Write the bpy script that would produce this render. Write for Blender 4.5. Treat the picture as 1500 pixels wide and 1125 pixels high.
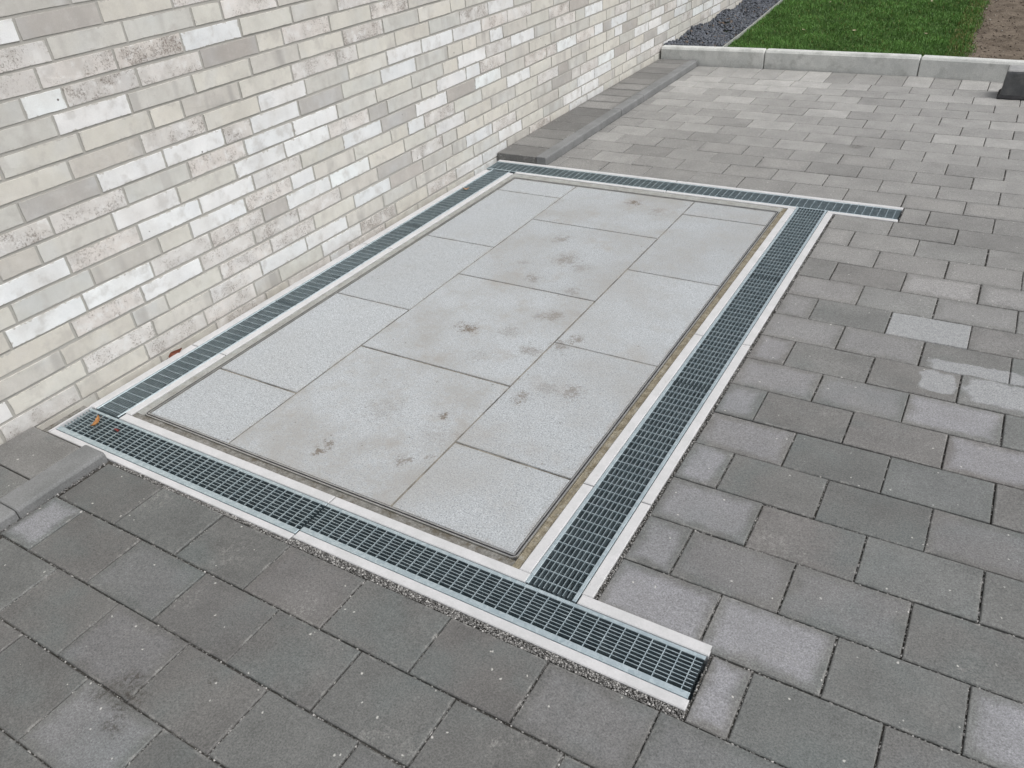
import bpy, math, random
import numpy as np
from mathutils import Vector, Euler, Matrix

for o in list(bpy.data.objects):
    bpy.data.objects.remove(o)
scene = bpy.context.scene
COL = scene.collection
R = math.radians
rng = random.Random(7)
nrng = np.random.default_rng(11)

# ------------------------------------------------------------------ camera
cam_d = bpy.data.cameras.new('camera')
cam = bpy.data.objects.new('camera', cam_d)
COL.objects.link(cam)
CAM_LOC = (2.0135, -1.6463, 1.7075)
CAM_ROT = (0.980998, 0.071075, 0.534933)
cam.location = CAM_LOC
cam.rotation_euler = CAM_ROT
cam_d.sensor_width = 36.0
cam_d.lens = 36.0 * 1142.02 / 1500.0
cam_d.clip_start = 0.02
cam_d.clip_end = 500
scene.camera = cam

# ------------------------------------------------------------------ light: overcast daylight
SUN_EL, SUN_AZ = R(57), R(92)          # azimuth clockwise from +y
world = bpy.data.worlds.new('World')
scene.world = world
world.use_nodes = True
wn, wl = world.node_tree.nodes, world.node_tree.links
wn.clear()
sky = wn.new('ShaderNodeTexSky')
sky.sky_type = 'NISHITA'
sky.sun_disc = False
sky.sun_elevation = SUN_EL
sky.sun_rotation = SUN_AZ
sky.air_density = 1.0
sky.dust_density = 4.0
sky.ozone_density = 1.0
hsv = wn.new('ShaderNodeHueSaturation')   # cloud cover: the same sky with most of its blue gone
hsv.inputs['Saturation'].default_value = 0.24
bg = wn.new('ShaderNodeBackground')
bg.inputs['Strength'].default_value = 0.125
wo = wn.new('ShaderNodeOutputWorld')
wl.new(sky.outputs[0], hsv.inputs['Color'])
wl.new(hsv.outputs[0], bg.inputs[0])
wl.new(bg.outputs[0], wo.inputs[0])

sun_d = bpy.data.lights.new('sun', 'SUN')
sun_d.energy = 1.5
sun_d.angle = R(32)
sun_d.color = (1.0, 0.975, 0.94)
sun = bpy.data.objects.new('sun', sun_d)
COL.objects.link(sun)
sd = Vector((math.sin(SUN_AZ) * math.cos(SUN_EL), math.cos(SUN_AZ) * math.cos(SUN_EL), math.sin(SUN_EL)))
sun.rotation_euler = sd.to_track_quat('Z', 'Y').to_euler()

vs = scene.view_settings
vs.view_transform = 'Standard'
vs.look = 'None'
vs.exposure = 0.0
vs.gamma = 1.0
vs.use_curve_mapping = False
scene.display_settings.display_device = 'sRGB'
scene.render.engine = 'CYCLES'
scene.cycles.max_bounces = 6
scene.cycles.diffuse_bounces = 3
scene.cycles.glossy_bounces = 2
scene.cycles.use_denoising = True

# ------------------------------------------------------------------ node helpers
class NT:
    def __init__(s, name):
        s.m = bpy.data.materials.new(name)
        s.m.use_nodes = True
        s.t = s.m.node_tree
        s.t.nodes.clear()
        s.out = s.t.nodes.new('ShaderNodeOutputMaterial')
        s.b = s.t.nodes.new('ShaderNodeBsdfPrincipled')
        s.t.links.new(s.b.outputs[0], s.out.inputs[0])
        s._pos = None

    def put(s, sock, v):
        if v is None:
            return
        if hasattr(v, 'is_linked') or hasattr(v, 'node'):
            s.t.links.new(v, sock)
        elif isinstance(v, (tuple, list)):
            if len(v) == 3 and sock.type == 'RGBA':
                v = (*v, 1.0)
            sock.default_value = v
        else:
            if sock.type in ('VECTOR',):
                v = (v, v, v)
            if sock.type == 'RGBA':
                v = (v, v, v, 1)
            sock.default_value = v

    def pos(s):
        if s._pos is None:
            s._pos = s.t.nodes.new('ShaderNodeNewGeometry').outputs['Position']
        return s._pos

    def attr(s, name):
        a = s.t.nodes.new('ShaderNodeAttribute')
        a.attribute_name = name
        return a

    def math(s, op, a, b=None, c=None, clamp=False):
        n = s.t.nodes.new('ShaderNodeMath')
        n.operation = op
        n.use_clamp = clamp
        s.put(n.inputs[0], a)
        s.put(n.inputs[1], b)
        s.put(n.inputs[2], c)
        return n.outputs[0]

    def vmath(s, op, a, b=None):
        n = s.t.nodes.new('ShaderNodeVectorMath')
        n.operation = op
        s.put(n.inputs[0], a)
        s.put(n.inputs[1], b)
        return n.outputs[1] if op in ('LENGTH', 'DISTANCE', 'DOT_PRODUCT') else n.outputs[0]

    def sep(s, v):
        n = s.t.nodes.new('ShaderNodeSeparateXYZ')
        s.put(n.inputs[0], v)
        return n.outputs

    def comb(s, x, y, z):
        n = s.t.nodes.new('ShaderNodeCombineXYZ')
        for i, v in enumerate((x, y, z)):
            s.put(n.inputs[i], v)
        return n.outputs[0]

    def noise(s, scale, detail=3, rough=0.55, vec=None, color=False, dist=0.0):
        n = s.t.nodes.new('ShaderNodeTexNoise')
        s.put(n.inputs['Vector'], s.pos() if vec is None else vec)
        s.put(n.inputs['Scale'], scale)
        n.inputs['Detail'].default_value = detail
        n.inputs['Roughness'].default_value = rough
        n.inputs['Distortion'].default_value = dist
        return n.outputs['Color' if color else 'Fac']

    def voro(s, scale, vec=None, out='Distance', feature='F1', rand=1.0):
        n = s.t.nodes.new('ShaderNodeTexVoronoi')
        n.feature = feature
        s.put(n.inputs['Vector'], s.pos() if vec is None else vec)
        s.put(n.inputs['Scale'], scale)
        n.inputs['Randomness'].default_value = rand
        return n.outputs[out]

    def sstep(s, x, a, b, lo=0.0, hi=1.0):
        n = s.t.nodes.new('ShaderNodeMapRange')
        n.interpolation_type = 'SMOOTHSTEP'
        s.put(n.inputs['Value'], x)
        for i, v in enumerate((a, b, lo, hi)):
            s.put(n.inputs[i + 1], v)
        return n.outputs[0]

    def lin(s, x, a, b, lo=0.0, hi=1.0):
        n = s.t.nodes.new('ShaderNodeMapRange')
        s.put(n.inputs['Value'], x)
        for i, v in enumerate((a, b, lo, hi)):
            s.put(n.inputs[i + 1], v)
        return n.outputs[0]

    def mix(s, fac, a, b, mode='MIX'):
        n = s.t.nodes.new('ShaderNodeMix')
        n.data_type = 'RGBA'
        n.blend_type = mode
        s.put(n.inputs[0], fac)
        s.put(n.inputs[6], a)
        s.put(n.inputs[7], b)
        return n.outputs[2]

    def scale(s, col, f):
        n = s.t.nodes.new('ShaderNodeVectorMath')
        n.operation = 'SCALE'
        s.put(n.inputs[0], col)
        s.put(n.inputs['Scale'], f)
        return n.outputs[0]

    def bump(s, h, strength=0.3, dist=0.002):
        n = s.t.nodes.new('ShaderNodeBump')
        n.inputs['Strength'].default_value = strength
        n.inputs['Distance'].default_value = dist
        s.put(n.inputs['Height'], h)
        return n.outputs[0]

    def done(s, color, rough=0.7, spec=0.3, metal=0.0, normal=None):
        s.put(s.b.inputs['Base Color'], color)
        s.put(s.b.inputs['Roughness'], rough)
        s.put(s.b.inputs['Specular IOR Level'], spec)
        s.put(s.b.inputs['Metallic'], metal)
        if normal is not None:
            s.put(s.b.inputs['Normal'], normal)
        return s.m

# ------------------------------------------------------------------ materials
def mat_brick():
    n = NT('glazed_brick')
    loc = n.sep(n.attr('loc').outputs['Vector'])        # u along, v up, from the brick's centre
    rnd = n.attr('rnd').outputs['Vector']
    rr = n.sep(rnd)
    tone = n.attr('tone').outputs['Color']
    wt = n.sep(n.attr('wts').outputs['Vector'])         # speckle, flash bands, pink
    off = n.vmath('SCALE', rnd)
    n.t.nodes[-1].inputs['Scale'].default_value = 37.0
    p = n.vmath('ADD', n.pos(), off)
    # soft mottling of the slurry
    mott = n.noise(9, 4, 0.6, vec=p)
    col = n.scale(tone, n.lin(mott, 0.3, 0.7, 0.92, 1.06))
    hue = n.noise(5, 2, 0.5, vec=n.vmath('ADD', p, (9, 3, 1)))
    col = n.mix(n.sstep(hue, 0.48, 0.75, 0, 0.30), col, (0.64, 0.605, 0.56), 'MIX')
    col = n.mix(n.math('MULTIPLY', n.sstep(hue, 0.5, 0.28), 0.22), col, (0.66, 0.70, 0.74))
    veil = n.sstep(n.noise(22, 4, 0.7, vec=n.vmath('ADD', p, (7, 2, 4))), 0.48, 0.66)
    col = n.mix(n.math('MULTIPLY', veil, n.lin(wt[0], 0.15, 0.8, 0.12, 0.85)), col, (0.80, 0.795, 0.78))
    shade = n.sstep(n.noise(13, 3, 0.6, vec=n.vmath('ADD', p, (1, 6, 3))), 0.50, 0.72)
    col = n.mix(n.math('MULTIPLY', shade, 0.46), col, (0.47, 0.45, 0.42))
    # grey kiln bands across the brick
    bv = n.comb(n.math('MULTIPLY', loc[0], 11.0), n.math('MULTIPLY', loc[1], 2.2), n.math('MULTIPLY', rr[0], 50))
    band = n.sstep(n.noise(1.0, 2, 0.5, vec=bv), 0.50, 0.68)
    col = n.mix(n.math('MULTIPLY', band, wt[1]), col, (0.42, 0.405, 0.385))
    # sanded speckle, brown to dark
    cloud = n.sstep(n.noise(11, 3, 0.6, vec=n.vmath('ADD', p, (3, 8, 2))), 0.36, 0.62)
    cloud = n.math('MULTIPLY', cloud, wt[0])
    sp = n.noise(140, 5, 0.9, vec=p)
    sp = n.sstep(sp, n.lin(cloud, 0, 1, 0.62, 0.465), n.lin(cloud, 0, 1, 0.67, 0.56))
    sp = n.math('MULTIPLY', sp, n.sstep(cloud, 0.02, 0.35))
    spc = n.mix(n.noise(30, 2, vec=p), (0.14, 0.115, 0.10), (0.29, 0.235, 0.195))
    col = n.mix(n.math('MULTIPLY', cloud, 0.16), col, (0.54, 0.475, 0.43))
    col = n.mix(n.math('MULTIPLY', sp, 0.80), col, spc)
    # rare dark pits
    pit = n.voro(16, vec=p)
    pit = n.math('MULTIPLY', n.sstep(pit, 0.085, 0.05), n.sstep(rr[2], 0.3, 0.7))
    col = n.mix(n.math('MULTIPLY', pit, n.math('GREATER_THAN', n.noise(7, 1, vec=p), 0.58)), col, (0.14, 0.12, 0.11))
    # mortar smeared over broken arrises
    half = n.sep(n.attr('half').outputs['Vector'])
    e = n.math('MINIMUM', n.math('SUBTRACT', half[0], n.math('ABSOLUTE', loc[0])), n.math('SUBTRACT', half[1], n.math('ABSOLUTE', loc[1])))
    en = n.math('ADD', e, n.lin(n.noise(38, 4, 0.7, vec=p), 0.35, 0.75, 0.010, -0.011))
    sme = n.sstep(en, 0.0016, -0.0004)
    col = n.mix(n.math('MULTIPLY', sme, 0.85), col, (0.52, 0.505, 0.47))
    # splash dirt low on the wall
    z = n.sep(n.pos())[2]
    dirt = n.math('MULTIPLY', n.sstep(z, 0.16, 0.0), n.sstep(n.noise(18, 4), 0.3, 0.7, 0.15, 0.75))
    col = n.mix(n.math('MULTIPLY', dirt, 0.58), col, (0.37, 0.345, 0.31))
    fine = n.noise(330, 2, 0.6)
    col = n.scale(col, n.lin(fine, 0.3, 0.7, 0.95, 1.05))
    h = n.math('ADD', n.math('MULTIPLY', mott, 1.6), n.math('ADD', n.math('MULTIPLY', fine, 0.35), n.math('MULTIPLY', sp, -0.5)))
    return n.done(col, 0.72, 0.28, normal=n.bump(h, 0.55, 0.003))

def mat_mortar():
    n = NT('wall_mortar')
    c = n.mix(n.noise(7, 3), (0.41, 0.40, 0.372), (0.485, 0.475, 0.445))
    f = n.noise(420, 3, 0.7)
    c = n.scale(c, n.lin(f, 0.3, 0.7, 0.85, 1.12))
    return n.done(c, 0.95, 0.1, normal=n.bump(f, 0.6, 0.002))

STAINS = [(0.0, 0.0)]
def mat_paver(name='paver_concrete', old=0.0):
    n = NT(name)
    loc = n.sep(n.attr('loc').outputs['Vector'])
    half = n.sep(n.attr('half').outputs['Vector'])
    rnd = n.attr('rnd').outputs['Vector']
    rr = n.sep(rnd)
    dry = n.sep(n.attr('wts').outputs['Vector'])        # dry centre amount, overall lightness, hue
    off = n.vmath('SCALE', rnd)
    n.t.nodes[-1].inputs['Scale'].default_value = 23.0
    p = n.vmath('ADD', n.pos(), off)
    col = n.mix(dry[2], (0.170, 0.167, 0.161), (0.162, 0.170, 0.166))
    col = n.mix(n.sstep(rr[0], 0.55, 1.0, 0, 0.5), col, (0.184, 0.174, 0.168))
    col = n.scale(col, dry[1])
    px = n.sep(n.pos())
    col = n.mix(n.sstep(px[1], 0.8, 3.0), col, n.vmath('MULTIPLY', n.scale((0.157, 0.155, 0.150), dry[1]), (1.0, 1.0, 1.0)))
    patchy = n.noise(6, 4, 0.6, vec=p)
    col = n.scale(col, n.lin(patchy, 0.3, 0.7, 0.86, 1.14))
    tint = n.noise(3.2, 3, 0.6, vec=n.vmath('ADD', p, (5, 1, 7)))
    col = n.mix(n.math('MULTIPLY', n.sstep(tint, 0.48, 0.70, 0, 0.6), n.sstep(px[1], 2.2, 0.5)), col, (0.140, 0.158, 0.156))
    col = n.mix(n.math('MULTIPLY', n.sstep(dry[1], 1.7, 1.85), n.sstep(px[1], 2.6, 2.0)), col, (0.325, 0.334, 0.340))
    # drying: pale, slightly violet centre, dark damp rim
    e = n.math('MINIMUM', n.math('SUBTRACT', half[0], n.math('ABSOLUTE', loc[0])),
               n.math('SUBTRACT', half[1], n.math('ABSOLUTE', loc[1])))
    en = n.math('ADD', e, n.lin(n.noise(14, 4, 0.6, vec=p), 0.25, 0.75, -0.017, 0.017))
    dm = n.math('MULTIPLY', n.sstep(en, 0.0, 0.042), n.math('MULTIPLY', dry[0], n.sstep(dry[1], 1.75, 1.5)))
    dm = n.math('MULTIPLY', dm, n.lin(n.noise(9, 4, 0.65, vec=p), 0.3, 0.7, 0.72, 1.12))
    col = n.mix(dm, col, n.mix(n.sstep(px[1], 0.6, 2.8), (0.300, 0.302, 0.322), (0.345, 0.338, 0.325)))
    # one broad patch where the paving dried in blotches across several stones
    wob = n.noise(16, 3, 0.5)
    wob2 = n.math('MULTIPLY', n.math('SUBTRACT', wob, 0.5), 0.16)
    tot = None
    for (cx, cy, rx, ry) in DRYBLOBS:
        a = n.math('DIVIDE', n.math('SUBTRACT', px[0], cx), rx)
        b = n.math('DIVIDE', n.math('SUBTRACT', px[1], cy), ry)
        q = n.math('MULTIPLY', a, a); q = n.math('MULTIPLY', q, q)
        q2 = n.math('MULTIPLY', b, b); q2 = n.math('MULTIPLY', q2, q2)
        d = n.math('SUBTRACT', 1.0, n.math('POWER', n.math('ADD', q, q2), 0.25))
        d = n.math('MULTIPLY', d, min(rx, ry))
        tot = d if tot is None else n.math('MAXIMUM', tot, d)
    m = n.sstep(n.math('ADD', tot, n.math('MULTIPLY', wob2, 0.35)), -0.004, 0.008)
    col = n.mix(n.math('MULTIPLY', m, 0.82), col, (0.345, 0.355, 0.365))
    # moss-dark smudges where stones meet
    sm = None
    for (cx, cy, r, st) in PAVER_STAINS:
        d = n.vmath('DISTANCE', n.vmath('ADD', n.pos(), n.scale(n.vmath('SUBTRACT', n.noise(30, 3, color=True), (0.5, 0.5, 0.5)), r * 1.6)), (cx, cy, 0.0))
        v = n.math('MULTIPLY', n.sstep(d, r, r * 0.25), st)
        sm = v if sm is None else n.math('MAXIMUM', sm, v)
    sm = n.math('MULTIPLY', sm, n.sstep(n.noise(90, 3, 0.7), 0.40, 0.62))
    col = n.mix(sm, col, (0.045, 0.038, 0.030))
    rim = n.math('MULTIPLY', n.sstep(e, 0.010, 0.001), n.sstep(n.noise(26, 4, 0.7, vec=p), 0.50, 0.66))
    col = n.mix(n.math('MULTIPLY', rim, 0.55), col, (0.33, 0.325, 0.31))
    chalk = n.math('MULTIPLY', n.sstep(n.noise(4.5, 3, 0.5, vec=n.vmath('ADD', p, (8, 8, 1))), 0.60, 0.74), n.sstep(n.noise(55, 4, 0.8), 0.46, 0.64))
    col = n.mix(n.math('MULTIPLY', chalk, 0.45), col, (0.36, 0.355, 0.34))
    # grain and pale grit bedded in the face
    fine = n.noise(200, 4, 0.85)
    col = n.scale(col, n.lin(fine, 0.32, 0.68, 0.52, 1.46))
    med = n.noise(75, 3, 0.7, vec=p)
    col = n.scale(col, n.lin(med, 0.3, 0.7, 0.88, 1.12))
    v1 = n.voro(34, vec=n.vmath('ADD', n.pos(), n.scale(n.noise(60, 2, color=True), 0.012)))
    keep = n.math('GREATER_THAN', n.sep(n.voro(34, out='Color'))[0], 0.80)
    col = n.mix(n.math('MULTIPLY', n.math('MULTIPLY', n.sstep(v1, 0.14, 0.06), keep), 0.85), col, (0.60, 0.59, 0.56))
    scr = n.noise(13, 5, 0.75, vec=n.vmath('MULTIPLY', p, (1.0, 0.45, 1)), dist=1.5)
    col = n.mix(n.sstep(scr, 0.66, 0.80, 0, 0.30), col, (0.36, 0.355, 0.34))
    h = n.math('ADD', fine, n.math('MULTIPLY', med, 0.8))
    rough = n.lin(dm, 0, 1, 0.58, 0.85)
    return n.done(col, rough, 0.42, normal=n.bump(h, 0.5, 0.0022))

def mat_slab():
    n = NT('granite_slab')
    rr = n.sep(n.attr('rnd').outputs['Vector'])
    wt = n.sep(n.attr('wts').outputs['Vector'])
    c = n.scale((0.475, 0.502, 0.524), n.lin(rr[0], 0, 1, 0.95, 1.04))
    g1 = n.noise(190, 4, 0.85)
    c = n.scale(c, n.lin(g1, 0.34, 0.66, 0.42, 1.42))
    g3 = n.noise(48, 4, 0.75)
    c = n.scale(c, n.lin(g3, 0.3, 0.7, 0.88, 1.12))
    g2 = n.voro(300, out='Color')
    c = n.scale(c, n.lin(n.sep(g2)[0], 0, 1, 0.86, 1.10))
    big = n.noise(2.2, 5, 0.62)
    c = n.mix(n.math('MULTIPLY', n.sstep(n.math('ADD', big, n.math('ADD', n.lin(g1, 0.3, 0.7, -0.12, 0.12), n.lin(g3, 0.3, 0.7, -0.12, 0.12))), 0.38, 0.74), wt[0]), c, (0.335, 0.326, 0.309))
    big2 = n.noise(5.5, 5, 0.65, vec=n.vmath('ADD', n.pos(), (4, 9, 2)))
    c = n.mix(n.math('MULTIPLY', n.sstep(big2, 0.52, 0.72), n.math('MULTIPLY', wt[0], 0.7)), c, (0.34, 0.32, 0.295))
    warp = n.vmath('ADD', n.pos(), n.scale(n.vmath('SUBTRACT', n.noise(18, 4, 0.65, color=True), (0.5, 0.5, 0.5)), 0.11))
    rag = n.lin(n.math('ADD', n.math('MULTIPLY', n.noise(34, 6, 0.8), 0.55), n.math('MULTIPLY', n.noise(120, 4, 0.8), 0.45)), 0.34, 0.66, -0.62, 0.62)
    for (cx, cy, r, st) in SLAB_STAINS:
        d = n.vmath('DISTANCE', warp, (cx, cy, 0.0))
        fall = n.lin(d, 0.0, r * 1.7, 1.0, 0.0)
        v = n.sstep(n.math('ADD', n.math('MULTIPLY', fall, 0.95), rag), 0.40, 0.95)
        v = n.math('MULTIPLY', n.math('MULTIPLY', v, n.sstep(fall, 0.0, 0.3)), min(st * 1.05, .92))
        c = n.mix(v, c, (0.165, 0.135, 0.105))
    # dirt creeping in from the joints
    loc = n.sep(n.attr('loc').outputs['Vector'])
    half = n.sep(n.attr('half').outputs['Vector'])
    e = n.math('MINIMUM', n.math('SUBTRACT', half[0], n.math('ABSOLUTE', loc[0])),
               n.math('SUBTRACT', half[1], n.math('ABSOLUTE', loc[1])))
    ed = n.math('MULTIPLY', n.sstep(e, 0.022, 0.0), n.sstep(n.noise(8, 4, 0.7), 0.40, 0.68))
    c = n.mix(n.math('MULTIPLY', ed, 0.35), c, (0.33, 0.31, 0.275))
    spot = n.math('GREATER_THAN', n.sep(n.voro(26, out='Color'))[1], 0.86)
    c = n.mix(n.math('MULTIPLY', n.math('MULTIPLY', n.sstep(n.voro(26), 0.16, 0.06), spot), 0.6), c, (0.17, 0.15, 0.13))
    return n.done(c, 0.72, 0.3, normal=n.bump(g1, 0.35, 0.0015))

def mat_plain(name, a, b, sc=8, fine=200, famt=0.12, rough=0.8, spec=0.3, metal=0.0, bump=0.3, bd=0.002, stain=None):
    n = NT(name)
    c = n.mix(n.sstep(n.noise(sc, 5, 0.62), 0.32, 0.68), a, b)
    f = n.noise(fine, 3, 0.7)
    c = n.scale(c, n.lin(f, 0.3, 0.7, 1 - famt, 1 + famt))
    if stain:
        s = n.sstep(n.noise(stain[1], 5, 0.7, vec=n.vmath('ADD', n.pos(), (2, 5, 8))), stain[2], stain[3])
        c = n.mix(n.math('MULTIPLY', s, stain[4]), c, stain[0])
    return n.done(c, rough, spec, metal, n.bump(f, bump, bd))

def mat_zinc(name, f, metal):
    n = NT(name)
    v = n.sep(n.voro(70, out='Color'))[0]
    c = n.mix(v, (0.50, 0.60, 0.645), (0.65, 0.745, 0.785))
    w = n.noise(25, 4, 0.65)
    c = n.mix(n.sstep(w, 0.5, 0.75, 0, 0.5), c, (0.40, 0.46, 0.48))
    c = n.scale(c, f)
    return n.done(c, n.lin(w, 0.3, 0.7, 0.40, 0.60), 0.5, metal, n.bump(w, 0.1, 0.001))

def mat_attrcol(name, rough=0.6, spec=0.3, grain=300, amt=0.12, trans=0.0):
    n = NT(name)
    c = n.attr('tone').outputs['Color']
    f = n.noise(grain, 2, 0.6)
    c = n.scale(c, n.lin(f, 0.3, 0.7, 1 - amt, 1 + amt))
    m = n.done(c, rough, spec)
    return m

# ------------------------------------------------------------------ mesh helpers
class MB:
    """collects pieces (plates, boxes, tubes) with per-piece attributes and links them as one mesh object"""
    def __init__(s):
        s.v, s.f = [], []
        s.at = {}

    def piece(s, verts, faces, **at):
        b = len(s.v)
        s.v += [tuple(x) for x in verts]
        s.f += [tuple(i + b for i in fc) for fc in faces]
        for k, val in at.items():
            L = s.at.setdefault(k, [])
            L += [(0.0,) * 3] * (b - len(L))
            if isinstance(val, list):
                L += val
            else:
                L += [val] * len(verts)

    def box(s, x0, x1, y0, y1, z0, z1, bev=0.0, **at):
        if bev <= 0:
            vs_ = [(x0, y0, z0), (x1, y0, z0), (x1, y1, z0), (x0, y1, z0), (x0, y0, z1), (x1, y0, z1), (x1, y1, z1), (x0, y1, z1)]
            fs = [(3, 2, 1, 0), (4, 5, 6, 7), (0, 1, 5, 4), (1, 2, 6, 5), (2, 3, 7, 6), (3, 0, 4, 7)]
        else:
            b = bev
            rings = [(0, z0), (0, z1 - b), (b, z1)]
            vs_, fs = [], []
            for d, z in rings:
                vs_ += [(x0 + d, y0 + d, z), (x1 - d, y0 + d, z), (x1 - d, y1 - d, z), (x0 + d, y1 - d, z)]
            for k in range(2):
                for i in range(4):
                    j = (i + 1) % 4
                    fs.append((k * 4 + i, k * 4 + j, k * 4 + 4 + j, k * 4 + 4 + i))
            fs += [(8, 9, 10, 11), (3, 2, 1, 0)]
        s.piece(vs_, fs, **at)

    def build(s, name, mat, parent=None, origin=(0, 0, 0), smooth=False):
        me = bpy.data.meshes.new(name)
        ox, oy, oz = origin
        me.from_pydata([(a - ox, b - oy, c - oz) for a, b, c in s.v], [], s.f)
        for k, L in s.at.items():
            L += [(0.0,) * 3] * (len(s.v) - len(L))
            a = me.attributes.new(k, 'FLOAT_VECTOR', 'POINT')
            a.data.foreach_set('vector', np.array(L, 'f').ravel())
        if smooth:
            me.polygons.foreach_set('use_smooth', [True] * len(me.polygons))
        me.materials.append(mat)
        me.update()
        return link(name, me, parent, origin)

def link(name, me, parent=None, origin=(0, 0, 0)):
    o = bpy.data.objects.new(name, me)
    COL.objects.link(o)
    if parent is not None:
        o.parent = parent
        pl = WORLD.get(parent.name, Vector((0, 0, 0)))
        o.location = Vector(origin) - pl
    else:
        o.location = origin
    WORLD[o.name] = Vector(origin)
    return o

WORLD = {}
def empty(name, loc):
    o = bpy.data.objects.new(name, None)
    o.empty_display_size = 0.1
    COL.objects.link(o)
    o.location = loc
    WORLD[o.name] = Vector(loc)
    return o

def tag(o, label=None, cat=None, group=None, kind=None):
    if label: o['label'] = label
    if cat: o['category'] = cat
    if group: o['group'] = group
    if kind: o['kind'] = kind
    return o

def np_mesh(name, verts, faces, mat, parent=None, attrs=None, smooth=False):
    me = bpy.data.meshes.new(name)
    nv, nf, k = len(verts), len(faces), faces.shape[1]
    me.vertices.add(nv)
    me.vertices.foreach_set('co', verts.astype('f').ravel())
    me.loops.add(nf * k)
    me.loops.foreach_set('vertex_index', faces.astype('i').ravel())
    me.polygons.add(nf)
    me.polygons.foreach_set('loop_start', np.arange(0, nf * k, k, dtype='i'))
    me.polygons.foreach_set('loop_total', np.full(nf, k, dtype='i'))
    if smooth:
        me.polygons.foreach_set('use_smooth', np.ones(nf, dtype=bool))
    for a, arr in (attrs or {}).items():
        at = me.attributes.new(a, 'FLOAT_VECTOR', 'POINT')
        at.data.foreach_set('vector', arr.astype('f').ravel())
    me.update(calc_edges=True)
    me.validate()
    me.materials.append(mat)
    return link(name, me, parent)

RC = Euler(CAM_ROT, 'XYZ').to_matrix()
def proj(P):
    d = RC.transposed() @ (Vector(P) - Vector(CAM_LOC))
    if d.z > -0.05:
        return None
    return (750 + 1142.02 * d.x / -d.z, 562.5 - 1142.02 * d.y / -d.z)

def seen_area(corners):
    q = [proj(c) for c in corners]
    if any(v is None for v in q):
        return 0.0
    q = [(min(max(a, 0), 1500), min(max(b, 0), 1125)) for a, b in q]
    A = 0
    for i in range(len(q)):
        a, b = q[i], q[(i + 1) % len(q)]
        A += a[0] * b[1] - b[0] * a[1]
    return abs(A) / 2

def grains(name, pts, size, mat, tone_fn, flat=0.7, parent=None, seed=3):
    """many small stones (uneven octahedra) as one mesh"""
    g = np.random.default_rng(seed)
    N = len(pts)
    base = np.array([(1, 0, 0), (-1, 0, 0), (0, 1, 0), (0, -1, 0), (0, 0, 1), (0, 0, -1)], float)
    fc = np.array([(0, 2, 4), (2, 1, 4), (1, 3, 4), (3, 0, 4), (2, 0, 5), (1, 2, 5), (3, 1, 5), (0, 3, 5)])
    sc = size * (0.45 + g.random((N, 1, 1)) ** 1.6 * 1.1) * (0.65 + 0.7 * g.random((N, 6, 1)))
    v = base[None] * sc
    ax = g.normal(size=(N, 3)); ax /= np.linalg.norm(ax, axis=1)[:, None]
    an = g.random(N) * 6.28
    K = np.zeros((N, 3, 3))
    K[:, 0, 1], K[:, 0, 2], K[:, 1, 0], K[:, 1, 2], K[:, 2, 0], K[:, 2, 1] = -ax[:, 2], ax[:, 1], ax[:, 2], -ax[:, 0], -ax[:, 1], ax[:, 0]
    Rm = np.eye(3)[None] + np.sin(an)[:, None, None] * K + (1 - np.cos(an))[:, None, None] * (K @ K)
    v = np.einsum('nij,nkj->nki', Rm, v)
    v[:, :, 2] *= flat
    v += np.asarray(pts)[:, None, :]
    F = (fc[None] + 6 * np.arange(N)[:, None, None]).reshape(-1, 3)
    tone = np.repeat(tone_fn(g, N), 6, axis=0)
    return np_mesh(name, v.reshape(-1, 3), F, mat, parent, {'tone': tone})

# ------------------------------------------------------------------ plan of the place (metres; wall along y, x away from the wall)
WALL_X = -0.93
BED0, COURSE, BRICK_H = 0.0205, 0.0812, 0.0694
DRYBLOBS = [(2.165, 1.295, 0.175, 0.042), (2.040, 1.170, 0.060, 0.072), (2.300, 1.165, 0.165, 0.080), (2.44, 1.29, 0.09, 0.05), (2.62, 1.17, 0.10, 0.06)]
PAVER_STAINS = [(0.44, -1.17, 0.065, 0.75), (0.475, -1.235, 0.045, 0.7), (0.40, -1.13, 0.05, 0.7), (0.37, -1.19, 0.05, 0.6), (1.25, 3.85, 0.06, 0.8), (0.60, -1.03, 0.02, 0.8)]
SLAB_STAINS = [(0.199, 0.8, 0.06, 0.9), (0.434, 1.024, 0.05, 0.35), (0.384, 0.835, 0.06, 0.35), (0.499, 1.045, 0.05, 0.5), (0.54, 0.742, 0.06, 0.5), (0.362, 0.621, 0.07, 0.25), (0.291, 2.44, 0.055, 0.9), (0.461, 2.356, 0.06, 0.4), (0.276, 1.597, 0.09, 0.45), (0.13, 1.817, 0.06, 0.45), (0.227, 1.341, 0.05, 0.5), (0.093, 1.48, 0.05, 0.3), (0.394, 1.533, 0.06, 0.35), (0.464, 1.29, 0.06, 0.4), (0.643, 0.836, 0.055, 0.6), (0.684, 0.904, 0.04, 0.6), (0.686, 0.429, 0.045, 0.7), (0.847, 0.538, 0.06, 0.5), (0.745, 0.517, 0.06, 0.3), (0.486, 0.194, 0.022, 0.9), (0.194, -0.167, 0.035, 0.8), (0.193, -0.115, 0.03, 0.7), (0.503, -0.086, 0.03, 0.6), (0.573, -0.028, 0.02, 0.6), (-0.137, 2.308, 0.03, 0.3), (0.238, 0.131, 0.12, 0.2), (0.531, 0.081, 0.1, 0.2)]

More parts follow.
